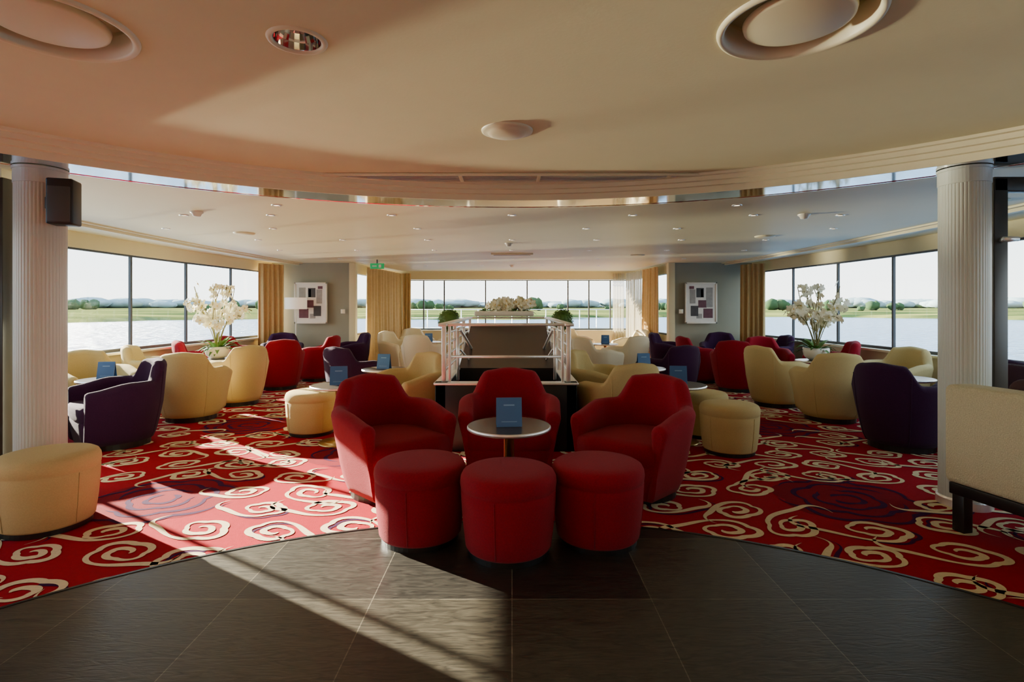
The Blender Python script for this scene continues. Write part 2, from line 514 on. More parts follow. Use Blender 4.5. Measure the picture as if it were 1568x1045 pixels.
right = WPTS; left = [(-x, y) for x, y in WPTS]
for nm_, pts, sd in (('wall_right', right, 1), ('wall_left', left, -1)):
    mb = MB()
    wall_run(mb, pts, -0.15, SILL, M_wallc, side=sd)
    wall_run(mb, pts, HEAD, ZF+0.37, M_wallc, side=sd)
    wall_run(mb, pts, SILL-0.03, SILL, M_trimw, 0.09, -sd)
    wall_run(mb, pts[:2], SILL, HEAD, M_wallc, side=sd)  # unseen rear bays walled up to cut light from behind the camera
    build(nm_, mb)
windows(right[1:], side=1)
windows(left[1:][::-1], side=1)
for s, nm_ in ((-1, 'wall_front_left'), (1, 'wall_front_right')):
    mb = MB()
    a = (s*5.3, DPIC); b = (s*BAYX0, DPIC)
    if s > 0: a, b = b, a
    wall_run(mb, [a, b], -0.15, ZF+0.37, M_wall, 0.12, -1)
    mb.box((s*(BAYX0+0.03), DPIC, ZF/2), (0.14, 0.16, ZF), M_wallc, 0.01)
    build(nm_, mb)
    mb = MB()
    mb.box((s*(BAYX0+0.95), DPIC-0.015, 0.05), (1.75, 0.03, 0.1), M_trimw)
    build('baseboard_front_left' if s < 0 else 'baseboard_front_right', mb)
bayR = [(BAYX0, DPIC+.1), (BAYX0-.08, 13.0), (BAYX1, DBACK)]
bayL = [(-x, y) for x, y in bayR]
back = [(x, DBACK) for x in (3.24, 2.67, 2.09, 1.52, .41, -.72, -1.84, -2.40, -2.99, -3.24)]
mb = MB()
wall_run(mb, bayR, -0.15, SILL, M_wallc); wall_run(mb, bayR, HEAD-.02, ZF+.37, M_wallc)
build('wall_bay_right', mb)
mb = MB()
wall_run(mb, bayL, -0.15, SILL, M_wallc, side=-1); wall_run(mb, bayL, HEAD-.02, ZF+.37, M_wallc, side=-1)
build('wall_bay_left', mb)
mb = MB()
wall_run(mb, back, -0.15, SILL, M_wallc, side=-1); wall_run(mb, back, HEAD-.02, ZF+.37, M_wallc, side=-1)
build('wall_front', mb)
windows(bayR, 1); windows(bayL[::-1], 1); windows(back, 1, z1=HEAD-.02)
mb = MB()
wall_run(mb, [(-5.6, -4.5), (5.6, -4.5)], -0.15, ZF+.37, M_wallc)
build('wall_back', mb)

# partitions outside the columns
mb = MB()
mb.box((-4.50, 3.72, 1.12), (2.0, 0.08, 2.24), M_darkpanel, 0.004)
for x in (-3.56, -4.2, -4.85):
    mb.box((x, 3.67, 1.12), (0.06, 0.03, 2.2), M_frame, 0.004)
mb.box((-4.5, 3.72, 2.27), (2.0, 0.1, 0.06), M_trimw)
for z in (1.81, 0.46):
    mb.tube([(-3.56, 3.66, z), (-3.56, 3.58, z)], 0.018, M_brushed, 12)
    mb.tube([(-3.61, 3.58, z), (-3.51, 3.58, z)], 0.016, M_brushed, 12)
build('wall_partition_left', mb)
e = empty('door_1', (3.26, 3.74, 0))
mb = MB()
for x in (0.12, 0.95, 1.05, 1.98):
    mb.box((x, 0, 1.12), (0.10, 0.08, 2.24), M_darkpanel, 0.006)
mb.box((1.05, 0, 2.2), (1.95, 0.08, 0.1), M_darkpanel, 0.006)
mb.box((1.05, 0, 0.12), (1.95, 0.08, 0.24), M_darkpanel, 0.006)
build('frame', mb, parent=e)
mb = MB(); mb.add([(0.1, 0, .2), (2.0, 0, .2), (2.0, 0, 2.2), (0.1, 0, 2.2)], [[0, 1, 2, 3]], M_glass)
build('pane', mb, parent=e)
mb = MB()
for z in (1.81, 0.46):
    mb.tube([(0.12, -0.04, z), (0.12, -0.11, z)], 0.018, M_brushed, 12)
    mb.tube([(0.07, -0.11, z), (0.17, -0.11, z)], 0.016, M_brushed, 12)
build('handle', mb, parent=e)

# ------------------------------------------------------------------ columns
def column():
    mb = MB()
    N = 44*6; rb = 0.142
    V = []; F = []
    for z in (0.06, ZF-0.12):
        for i in range(N):
            a = 2*math.pi*i/N
            r = rb-0.0028*(1-abs(math.sin(a*22)))**2
            V.append((r*math.cos(a), r*math.sin(a), z))
    for i in range(N):
        j = (i+1) % N
        F.append([i, j, N+j, N+i])
    mb.add(V, F, M_col, True)
    mb.lathe([(0.0, 0.0), (0.155, 0.0), (0.155, 0.05), (0.148, 0.062), (0.1, 0.062)], M_brushed, 48, smooth=False)
    mb.lathe([(0.13, ZF-0.125), (0.146, ZF-0.12), (0.146, ZF-0.03), (0.152, ZF-0.03), (0.152, ZF-0.012)], M_col, 48, smooth=False)
    return fixn(mb.mesh('fluted_column'))
cm = column()
put('fluted_column', cm, (-3.22, 3.66, 0)); put('fluted_column', cm, (3.09, 3.66, 0))
mb = MB()
mb.box((0, 0, 0), (0.15, 0.14, 0.30), M_black, 0.012)
mb.box((0, -0.072, -0.02), (0.125, 0.01, 0.23), M_frame, 0.004)
mb.box((-0.09, 0.05, 0), (0.06, 0.04, 0.08), M_black, 0.006)
build('wall_speaker', mb, (-2.97, 3.55, 2.04), 18)

# ------------------------------------------------------------------ tub armchair
def tub(name, mf):
    mb = MB()
    hw = 0.345
    path = []
    def hh(b):
        return 0.655+0.175*(1-sstep(33, 56, b))-0.02*sstep(0, 33, b)
    ys = [-0.30, -0.22, -0.14, -0.06, 0.0]
    for y in ys:
        hgt = 0.575+0.06*sstep(-0.32, 0.02, y)
        path.append((-hw+0.02*((0-y)/0.3), y, -1, 0, hgt))
    NA = 40
    for i in range(1, NA):
        a = math.pi-math.pi*i/NA
        b = abs(90-math.degrees(a))
        path.append((hw*math.cos(a), 0.345*math.sin(a), math.cos(a), math.sin(a), hh(b)))
    for y in reversed(ys):
        hgt = 0.575+0.06*sstep(-0.32, 0.02, y)
        path.append((hw-0.02*((0-y)/0.3), y, 1, 0, hgt))
    T = 0.058
    def section(p, shrink=1.0, fwd=0.0):
        x, y, nx, ny, h = p
        sec = [(-0.055, 0.06), (-0.03, 0.12), (-0.002, 0.24), (0.028, 0.40), (T, h-T)]
        for k in range(1, 8):
            an = math.pi*k/8
            sec.append((T*math.cos(an), h-T+T*math.sin(an)))
        sec += [(-T, h-T), (-T+0.006, 0.42), (-T, 0.30), (-0.09, 0.06)]
        cz = h*0.5
        out = []
        for (u, z) in sec:
            if shrink != 1.0:
                q = (1-shrink)*0.06
                u = u*shrink; z = z+(q if z < cz else -q)
            out.append((x+nx*u, y+ny*u-fwd, z))
        return out
    ends = [(0.5, 0.030), (0.8, 0.024), (0.95, 0.010)]
    secs = [section(path[0], a, b) for a, b in ends]+[section(p) for p in path]+[section(path[-1], a, b) for a, b in ends[::-1]]
    ns = len(secs[0]); V = [q for s_ in secs for q in s_]; F = []
    for i in range(len(secs)-1):
        for k in range(ns):
            k2 = (k+1) % ns
            F.append([i*ns+k, i*ns+k2, (i+1)*ns+k2, (i+1)*ns+k])
    mb.add(V, F, mf, True)
    mb.add(secs[0], [list(range(ns))], mf, False); mb.add(secs[-1], [list(range(ns))], mf, False)
    outl = []
    iw = 0.30
    for i in range(17):
        a = math.pi*i/16
        outl.append((iw*math.cos(a), 0.02+0.28*math.sin(a)))
    for t in (0.0, 0.25, 0.5, 0.75, 1.0):
        outl.append((-iw+iw*2*t, -0.335-0.02*math.sin(math.pi*t)))
    def layer(sc, z):
        return [(x*sc, y*sc, z) for x, y in outl]
    Ls = [layer(0.90, 0.06), layer(0.95, 0.15), layer(0.99, 0.27), layer(0.975, 0.285), layer(0.975, 0.29), layer(1.0, 0.305), layer(1.01, 0.36), layer(1.0, 0.40), layer(0.96, 0.425), layer(0.8, 0.437), layer(0.4, 0.445)]
    n_ = len(outl); V = [q for l in Ls for q in l]; F = []
    for i in range(len(Ls)-1):
        for k in range(n_):
            k2 = (k+1) % n_
            F.append([i*n_+k, i*n_+k2, (i+1)*n_+k2, (i+1)*n_+k])
    F.append([(len(Ls)-1)*n_+k for k in range(n_)])
    mb.add(V, F, mf, True)
    for idx in (len(path)//2-9, len(path)//2+9):
        x, y, nx, ny, h = path[idx]
        sec = [(-0.055, 0.06), (-0.03, 0.12), (-0.002, 0.24), (0.028, 0.40), (T, h-T)]
        mb.tube([(x+nx*(u+0.001), y+ny*(u+0.001), z) for u, z in sec], 0.0035, mf, 6)
    mb.lathe([(0.0, 0.0), (0.27, 0.0), (0.27, 0.065), (0.0, 0.065)], M_blackbase, 32, smooth=False)
    return fixn(mb.mesh(name))
T_red = tub('red_tub_armchair', M_red)
T_cream = tub('cream_tub_armchair', M_cream)
T_purple = tub('purple_tub_armchair', M_purple)
T_white = tub('white_tub_armchair', M_white)
def chair(kind, x, y, a, s=None):
    me = {'r': T_red, 'c': T_cream, 'p': T_purple, 'w': T_white}[kind]
    return put(me.name, me, (x, y, 0), a, scale=s)

chairs = [
 ('r', -0.90, 3.92, 42), ('r', 0.92, 3.92, -42), ('r', -0.02, 4.27, 0),
 ('p', -3.86, 5.25, -40), ('p', -4.66, 4.85, 40), ('c', -3.86, 6.45, 195), ('c', -3.82, 7.45, 235),
 ('c', -4.95, 6.35, 60), ('c', -4.95, 7.45, 110), ('r', -3.85, 8.85, 215), ('r', -3.57, 9.85, 265),
 ('p', -3.25, 10.75, -60), ('p', -4.55, 10.6, 20), ('r', -4.93, 8.5, 120), ('r', -4.88, 9.6, 80),
 ('p', -2.15, 7.3, 150), ('c', -1.15, 5.95, -40),
 ('p', 3.74, 5.15, 115), ('p', 4.60, 5.15, -60), ('c', 3.80, 6.40, 165), ('c', 3.62, 7.35, 110),
 ('c', 4.92, 6.9, -70), ('r', 3.62, 8.65, 150), ('r', 3.35, 9.6, 95), ('p', 3.15, 10.75, 60), ('p', 4.2, 10.8, -20),
 ('r', 4.93, 8.3, -110), ('r', 4.35, 9.2, -10), ('p', 4.8, 9.95, -90),
 ('c', 1.05, 5.28, 200), ('c', 1.05, 6.35, 60), ('p', 2.25, 7.6, 200),
 ('w', -2.45, 11.4, 60), ('w', -1.75, 10.4, 170), ('w', -2.3, 12.9, 30), ('w', -1.3, 12.9, -30),
 ('w', 1.45, 9.3, 120), ('w', 2.15, 10.0, -150), ('w', 2.75, 12.2, -60), ('w', 1.5, 12.9, 30), ('w', 1.25, 11.3, 130),
]
for c in chairs: chair(*c)

# ------------------------------------------------------------------ pouffes
def pouf(name, mf):
    mb = MB()
    mb.lathe([(0.0, 0.0), (0.222, 0.0), (0.222, 0.04), (0.19, 0.04)], M_blackbase, 48, smooth=False)
    mb.lathe([(0.19, 0.03), (0.228, 0.032), (0.236, 0.045), (0.25, 0.16), (0.259, 0.28), (0.262, 0.345), (0.2575, 0.352), (0.2625, 0.359),
              (0.266, 0.385), (0.263, 0.415), (0.252, 0.437), (0.232, 0.449), (0.18, 0.457), (0.1, 0.461), (0, 0.463)], mf, 64)
    for k in range(4):
        a = math.pi/4+k*math.pi/2
        pts = [((r+0.001)*math.cos(a), (r+0.001)*math.sin(a), z) for r, z in ((0.236, 0.045), (0.25, 0.16), (0.259, 0.28), (0.262, 0.345))]
        mb.tube(pts, 0.0028, mf, 6)
    return fixn(mb.mesh(name))
P_red = pouf('red_round_pouffe', M_red); P_cream = pouf('cream_round_pouffe', M_cream)
for x, y in ((-0.02, 2.96), (-0.535, 3.13), (0.495, 3.10)):
    put('red_round_pouffe', P_red, (x, y, 0.006), random.uniform(0, 90))
for x, y in ((-2.86, 3.30), (-2.14, 5.72), (2.02, 4.98), (2.0, 5.65)):
    put('cream_round_pouffe', P_cream, (x, y, 0.004), random.uniform(0, 90))

# ------------------------------------------------------------------ tables + menu cards
def table_mesh():
    mb = MB()
    H = 0.575
    mb.lathe([(0, H-0.028), (0.25, H-0.028), (0.268, H-0.02), (0.272, H-0.008), (0.268, H), (0.0, H)], M_table, 64, smooth=False)
    mb.lathe([(0.266, H-0.022), (0.2735, H-0.016), (0.2735, H-0.006), (0.268, H+0.001)], M_brushed, 64)
    mb.lathe([(0.08, H-0.03), (0.034, H-0.05), (0.032, 0.05), (0.05, 0.03), (0.19, 0.016), (0.2, 0.008), (0.2, 0.0), (0, 0)], M_brass, 40)
    return fixn(mb.mesh('round_side_table'))
TM = table_mesh()
def card_mesh():
    mb = MB()
    t = R(12)
    for s in (-1, 1):
        M = Matrix.Translation((0, 0, 0.182)) @ Matrix.Rotation(s*t, 4, 'X') @ Matrix.Translation((0, 0, -0.093))
        mb.box((0, 0, 0), (0.165, 0.003, 0.186), M_blue, 0, M=M)
        mb.box((0, s*0.0022, 0.045), (0.07, 0.001, 0.009), M_bluel, 0, M=M)
        mb.box((0, s*0.0022, -0.06), (0.10, 0.001, 0.004), M_bluel, 0, M=M)
    return fixn(mb.mesh('menu_card'))
CM = card_mesh()
def table(x, y, card=True, rz=0, dx=0, dy=0):
    put('round_side_table', TM, (x, y, 0))
    if card:
        put('menu_card', CM, (x+dx, y+dy, 0.577), rz)
table(-0.02, 3.50, True, 4, 0.0, -0.02)
for t in ((-1.72, 5.32, True, 10), (-1.6, 6.7, True, -12), (1.66, 5.35, True, -8), (1.67, 6.8, True, 10),
          (-4.35, 5.75, True, 10), (4.3, 5.85, False, 0), (-4.4, 8.0, False, 0), (4.4, 7.75, False, 0),
          (-1.85, 11.9, True, 0), (1.95, 11.2, True, 0), (-4.25, 9.9, False, 0), (4.05, 9.95, False, 0)):
    table(*t)

# ------------------------------------------------------------------ orchids
def flower(mb, p, n, r):
    n = n.normalized()
    u = n.cross(Vector((0.1, 0.2, 1))).normalized(); w = n.cross(u)
    for k in range(5):
        a = 2*math.pi*k/5+0.3
        d = u*math.cos(a)+w*math.sin(a); t = u*-math.sin(a)+w*math.cos(a)
        wd = 0.42 if k % 2 else 0.55
        vs = [p, p+d*r*0.45+t*r*wd*0.8+n*r*0.18, p+d*r*0.85+t*r*wd*0.6+n*r*0.2, p+d*r*1.05+n*r*0.1, p+d*r*0.85-t*r*wd*0.6+n*r*0.2, p+d*r*0.45-t*r*wd*0.8+n*r*0.18]
        mb.add(vs, [[0, 1, 2, 3], [0, 3, 4, 5]], M_petal, True)
    q = p+n*r*0.2
    mb.add([q+u*r*.18, q+w*r*.18, q-u*r*.18, q-w*r*.18, q+n*r*.25], [[0, 1, 4], [1, 2, 4], [2, 3, 4], [3, 0, 4]], M_petalc)

def leaf(mb, base, d, L, w, droop):
    N = 8; V = []; F = []
    side = Vector((-d.y, d.x, 0)).normalized()
    for i in range(N+1):
        t = i/N
        p = base+Vector((d.x*L*t, d.y*L*t, d.z*L*t-droop*L*t*t))
        ww = w*math.sin(math.pi*min(0.98, t*0.9+0.08))
        V += [p+side*ww, p-Vector((0, 0, ww*0.3)), p-side*ww]
    for i in range(N):
        F += [[3*i, 3*i+1, 3*i+4, 3*i+3], [3*i+1, 3*i+2, 3*i+5, 3*i+4]]
    mb.add(V, F, M_leaf, True)

def orchids(name, seed, spread, height, nst, fr, low=False):
    rnd = random.Random(seed)
    mb = MB()
    if low:
        mb.box((0, 0, 0.05), (0.9, 0.26, 0.08), M_soil, 0.02)
        z0 = 0.08
    else:
        mb.lathe([(0, 0), (0.09, 0), (0.15, 0.05), (0.175, 0.13), (0.17, 0.18), (0.155, 0.18), (0.15, 0.14), (0, 0.13)], M_soil, 36)
        z0 = 0.13
    for k in range(nst*(3 if low else 4)):
        a = rnd.uniform(0, 6.28)
        bx = rnd.uniform(-.35, .35) if low else 0.03*math.cos(a)
        leaf(mb, Vector((bx, 0.03*math.sin(a), z0)), Vector((math.cos(a), math.sin(a)*(0.5 if low else 1), rnd.uniform(.4, 1.0 if low else 1.3))), rnd.uniform(.14, .22 if low else .36), rnd.uniform(.02, .035), rnd.uniform(.4, 1.0))
    if not low:
        for k in range(9):
            a = rnd.uniform(0, 6.28); L = rnd.uniform(.1, .38)
            pts = [Vector((math.cos(a+t*.12)*L*(t/8), math.sin(a+t*.12)*L*(t/8), z0+height*1.2*t/8)) for t in range(9)]
            mb.tube(pts, 0.006, M_stem, 5)
            for i in range(4, 9):
                for q in range(2):
                    n = Vector((rnd.uniform(-1, 1), rnd.uniform(-1.4, .6), rnd.uniform(-.3, .7)))
                    if rnd.random() < .5: flower(mb, pts[i]+Vector((rnd.uniform(-.05, .05), rnd.uniform(-.05, .05), rnd.uniform(-.05, .05))), n, fr*rnd.uniform(.6, 1.0))
    for k in range(nst):
        a = 2*math.pi*k/nst+rnd.uniform(-.3, .3)
        L = spread*rnd.uniform(.55, 1.0); H = height*rnd.uniform(.45 if low else .35, .95)
        bx = rnd.uniform(-.3, .3) if low else 0
        if low: L *= 0.4
        pts = []
        for i in range(13):
            t = i/12
            pts.append(Vector((bx+math.cos(a)*L*t**1.3, math.sin(a)*L*t**1.3*(0.5 if low else 1), z0+H*math.sin(min(t*2.0, 2.25*t**0.9)*0.95))))
        mb.tube(pts, 0.006, M_stem, 5)
        for i in range(6 if not low else 3, 13):
            for q in range(2 if i < 11 else 1):
                n = Vector((rnd.uniform(-1, 1), rnd.uniform(-1.4, .6), rnd.uniform(-.3, .7)))
                off = Vector((rnd.uniform(-.05, .05), rnd.uniform(-.05, .05), rnd.uniform(-.03, .03)))
                flower(mb, pts[i]+off, n, fr*rnd.uniform(.75, 1.1))
    return fixn(mb.mesh(name))
OM = orchids('orchid_arrangement', 3, 0.62, 0.78, 10, 0.062)
put('orchid_arrangement', OM, (-4.4, 8.0, 0.577), 20)
put('orchid_arrangement', OM, (4.4, 7.75, 0.577), 140)

# ------------------------------------------------------------------ stairwell balustrade
st = empty('stairwell_balustrade', (-0.055, 0, 0))
mb = MB()
Y0, Y1 = 4.98, 8.2
mb.box((0, Y0+0.05, 0.31), (1.32, 0.10, 0.62), M_blackbase, 0.006)
mb.box((-0.61, (Y0+Y1)/2, 0.31), (0.10, Y1-Y0, 0.62), M_blackbase, 0.006)
mb.box((0.61, (Y0+Y1)/2, 0.31), (0.10, Y1-Y0, 0.62), M_blackbase, 0.006)
mb.box((0, Y1, 0.50), (1.32, 0.10, 1.0), M_strin, 0.006)
mb.box((0, Y0+0.05, 0.632), (1.34, 0.13, 0.02), M_brushed, 0.004)
mb.box((-0.61, (Y0+Y1)/2, 0.632), (0.13, Y1-Y0, 0.02), M_brushed, 0.004)
mb.box((0.61, (Y0+Y1)/2, 0.632), (0.13, Y1-Y0, 0.02), M_brushed, 0.004)
mb.add([(-0.56, 6.2, 0.64), (0.56, 6.2, 0.64), (0.56, 8.15, 1.1), (-0.56, 8.15, 1.1)], [[0, 1, 2, 3]], M_strin)
mb.add([(-0.56, 6.2, 0.64), (0.56, 6.2, 0.64), (0.56, 6.2, 0.02), (-0.56, 6.2, 0.02)], [[0, 1, 2, 3]], M_blackbase)
build('plinth', mb, parent=st)
mb = MB()
ZT = 1.17
def rail(a, b, r=0.013): mb.tube([a, b], r, M_brushed, 10)
for s in (-1, 1):
    for y in (Y0+0.05, 6.0, 7.1, 8.15):
        mb.box((s*0.585, y, (0.64+ZT)/2), (0.04, 0.04, ZT-0.64), M_brushed, 0.005)
    mb.box((s*0.53, Y0+0.05, (0.64+ZT)/2), (0.025, 0.03, ZT-0.64), M_brushed, 0.004)
    mb.box((s*0.585, (Y0+Y1)/2, ZT+0.012), (0.085, Y1-Y0+0.12, 0.028), M_brushed, 0.008)
    for z in (0.76, 0.88, 0.99, 1.09):
        rail((s*0.585, Y0+0.05, z), (s*0.585, 8.15, z), 0.014)
    rail((s*0.47, 5.2, 1.12), (s*0.47, 5.4, 1.12), 0.018)
    rail((s*0.47, 5.4, 1.12), (s*0.47, 7.9, 0.62), 0.018)
    rail((s*0.47, 5.4, 0.92), (s*0.47, 7.6, 0.5), 0.012)
    rail((s*0.47, 5.2, 1.12), (s*0.47, 5.2, 0.64), 0.015)
mb.box((0, Y0+0.05, ZT+0.012), (1.25, 0.07, 0.026), M_brushed, 0.008)
mb.box((0, Y1, ZT+0.012), (1.25, 0.08, 0.028), M_brushed, 0.008)
rail((-0.58, Y0+0.05, 0.88), (0.58, Y0+0.05, 0.88))
build('railing', mb, parent=st)
pl = orchids('orchid_planter', 11, 0.5, 0.17, 12, 0.068, low=True)
put('orchid_planter', pl, (-0.12, 8.2, ZT+0.025))

# topiaries
mb = MB()
mb.lathe([(0, 0), (0.13, 0), (0.17, 0.45), (0.18, 0.5), (0.165, 0.5), (0.15, 0.46), (0, 0.45)], M_soil, 32)
mb.tube([(0, 0, 0.45), (0.01, 0, 0.7), (0, 0, 1.0)], 0.018, M_stem, 8)
rnd = random.Random(4)
for k in range(900):
    z = rnd.uniform(-1, 1); a = rnd.uniform(0, 6.28); rr = math.sqrt(1-z*z)
    n = Vector((rr*math.cos(a), rr*math.sin(a), z)); p = Vector((0, 0, 1.12))+n*0.19*rnd.uniform(.85, 1.05)
    u = n.cross(Vector((rnd.random(), rnd.random(), rnd.random()))).normalized(); w = (n*0.6+n.cross(u)).normalized()
    mb.add([p-u*.012, p+w*.02, p+u*.012, p-w*.02+n*.012], [[0, 1, 2, 3]], M_leaf)
mb.lathe([(0.17*math.sin(math.pi*i/12), 1.12-0.17*math.cos(math.pi*i/12)) for i in range(13)], M_leaf, 20)
tp = mb.mesh('topiary_ball_plant')
put('topiary_ball_plant', tp, (-1.08, 9.2, 0)); put('topiary_ball_plant', tp, (0.86, 9.2, 0))

# ------------------------------------------------------------------ sofa at right
sf = empty('cream_bench_sofa', (2.63, 3.27, 0), 12)
mb = MB()
mb.box((0.10, -0.85, 0.585), (0.20, 1.70, 0.59), M_sofa, 0.035, 3)
mb.box((0.42, -0.06, 0.50), (0.62, 0.12, 0.42), M_sofa, 0.03, 3)
mb.box((0.42, -0.90, 0.37), (0.62, 1.56, 0.16), M_sofa, 0.04, 3)
build('upholstery', mb, parent=sf)
mb = MB()
mb.box((0.37, -0.85, 0.255), (0.70, 1.66, 0.07), M_blackbase, 0.006)
for x, y in ((0.06, -0.07), (0.66, -0.07), (0.06, -1.62), (0.66, -1.62), (0.06, -0.85)):
    mb.box((x, y, 0.115), (0.07, 0.07, 0.23), M_blackbase, 0.006)
build('legs', mb, parent=sf)
mb = MB()
Mp = Matrix.Translation((0.33, -0.36, 0.71)) @ Matrix.Rotation(R(70), 4, 'Z') @ Matrix.Rotation(R(-14), 4, 'X')
mb.box((0, 0, 0), (0.44, 0.15, 0.44), M_pillow, 0.07, 4, M=Mp)
build('throw_pillow', mb, parent=sf)

# ------------------------------------------------------------------ pictures, lamp, curtains, sign
def picture(x, z, w, h, mir=1):
    mb = MB()
    t = 0.035
    mb.box((0, 0, 0), (w, 0.02, h), M_art4, 0)
    for (cx, cz, sx, sz) in ((0, h/2-t/2, w, t), (0, -h/2+t/2, w, t), (-w/2+t/2, 0, t, h), (w/2-t/2, 0, t, h)):
        mb.box((cx, -0.015, cz), (sx, 0.035, sz), M_soil, 0.004)
    for (cx, cz, sx, sz, m) in ((-.18, .12, .14, .42, M_art1), (.02, .22, .16, .20, M_art3), (.18, .14, .12, .3, M_art1), (-.03, -.02, .18, .16, M_art2),
                                (.14, -.17, .16, .22, M_art3), (-.15, -.22, .2, .2, M_art2), (.04, -.28, .12, .1, M_art1), (.2, .33, .1, .06, M_art2), (-.02, .02, .05, .55, M_art4)):
        mb.box((cx*mir, -0.011-abs(cx)*0.01, cz), (sx, 0.004, sz), m, 0)
    build('framed_abstract_picture', mb, (x, DPIC-0.145, z))
picture(-4.30, 1.43, 0.70, 0.88); picture(4.04, 1.43, 0.68, 0.88, -1)
for s in (-1, 1):
    mb = MB(); mb.box((0, 0, 0), (0.09, 0.02, 0.09), M_soil, 0.004); mb.box((0, -0.012, 0), (0.05, 0.01, 0.06), M_trimw, 0.002)
    build('light_switch', mb, (s*3.62, DPIC-0.135, 1.25))

mb = MB()
mb.lathe([(0, 0), (0.15, 0), (0.15, 0.02), (0.02, 0.03), (0.012, 0.05), (0.012, 1.36), (0, 1.36)], M_brushed, 32)
mb.lathe([(0.22, 1.30), (0.22, 1.54)], M_shade, 40); mb.lathe([(0.0, 1.535), (0.22, 1.54)], M_shade, 40)
build('floor_lamp', mb, (-4.52, 11.2, 0))

def curtain(name, a, b, z0, z1, m, waves, amp=0.05):
    a = Vector((a[0], a[1], 0)); b = Vector((b[0], b[1], 0)); d = b-a
    nr = Vector((-d.y, d.x, 0)).normalized()
    N = waves*10; V = []; F = []; K = 8
    for j in range(K+1):
        t = j/K; z = z0+(z1-z0)*t
        for i in range(N+1):
            s = i/N
            am = amp*(0.6+0.4*(1-t))
            p = a+d*s+nr*(math.sin(s*waves*2*math.pi)*am+0.3*am*math.sin(s*waves*1.3*math.pi+t*2))
            V.append((p.x, p.y, z))
    for j in range(K):
        for i in range(N):
            F.append([j*(N+1)+i, j*(N+1)+i+1, (j+1)*(N+1)+i+1, (j+1)*(N+1)+i])
    mb = MB(); mb.add(V, F, m, True)
    return build(name, mb)
curtain('gold_curtain', (-5.16, 10.9), (-4.85, 11.38), 0.03, 2.24, M_curtain, 5)
curtain('gold_curtain', (5.16, 10.9), (4.85, 11.38), 0.03, 2.24, M_curtain, 5)
curtain('gold_curtain', (-3.24, 12.0), (-2.98, 14.25), 0.03, 2.24, M_curtain, 11)
curtain('gold_curtain', (-2.98, 14.28), (-2.70, 14.3), 0.03, 2.24, M_curtain, 3, 0.04)
curtain('gold_curtain', (3.24, 11.85), (3.16, 13.0), 0.03, 2.24, M_curtain, 7)
curtain('sheer_curtain', (3.16, 13.05), (3.02, 14.2), 0.03, 2.24, M_sheer, 8)
curtain('sheer_curtain', (3.0, 14.3), (2.7, 14.32), 0.03, 2.24, M_sheer, 4, 0.04)

mb = MB()
mb.box((0, 0, 0), (0.28, 0.03, 0.11), M_green, 0.006)
mb.box((-0.05, -0.017, 0), (0.09, 0.004, 0.02), M_soil); mb.box((0.06, -0.017, 0), (0.05, 0.004, 0.06), M_soil)
mb.box((0, 0, 0.09), (0.02, 0.02, 0.09), M_frame)
build('exit_sign', mb, (-2.72, 10.8, 2.17))

mb = MB()
mb.lathe([(0.045, 0), (0.045, -0.006), (0.03, -0.008), (0.028, 0.0)], M_brushed, 20)
mb.lathe([(0.03, -0.003), (0, -0.003)], M_lamp, 16)
sp = fixn(mb.mesh('ceiling_spotlight'))
pts_s = []
for (yy, xs) in ((5.55, (-3.4, -2.5, -1.25, 0, 1.25, 2.5, 3.4)), (6.5, (-2.9, -1.15, 0.9, 2.0, 3.9, -4.2)), (7.6, (-3.6, -2.4, -1.2, 0, 1.2, 2.4, 3.6)),
                 (9.0, (-3.9, -2.6, -1.3, 0, 1.3, 2.6, 3.9)), (10.6, (-3.4, -1.7, 0, 1.7, 3.4)), (12.4, (-2, -.7, .7, 2)), (5.0, (-2.2, 2.1)),
                 (4.0, (-4.0, 4.1))):
    for x in xs: pts_s.append((x, yy))
for x, y in pts_s:
    put('ceiling_spotlight', sp, (x, y, ZF))
mb = MB()
mb.lathe([(0.06, 0), (0.06, -0.012), (0.045, -0.02), (0.035, -0.045), (0.0, -0.05)], M_soil, 24)
sd_ = fixn(mb.mesh('smoke_detector'))
for x, y in ((-3.15, 5.35), (3.0, 5.5), (-0.05, 8.0), (0, 12.2)): put('smoke_detector', sd_, (x, y, ZF))
mb = MB()
mb.lathe([(0.13, 0), (0.128, -0.008), (0.1, -0.018), (0.03, -0.022), (0, -0.022)], M_trimw, 32)
cs_ = fixn(mb.mesh('ceiling_loudspeaker'))
for x, y in ((-3.45, 6.9), (-4.3, 4.75), (4.3, 4.8), (3.4, 7.2), (2.3, 9.8)): put('ceiling_loudspeaker', cs_, (x, y, ZF))
mb = MB()
mb.box((0, 0, -0.012), (0.75, 0.18, 0.024), M_trimw, 0.005)
mb.box((0, -0.0, -0.026), (0.66, 0.03, 0.006), M_frame)
build('ceiling_vent', mb, (0.0, 9.6, ZF))

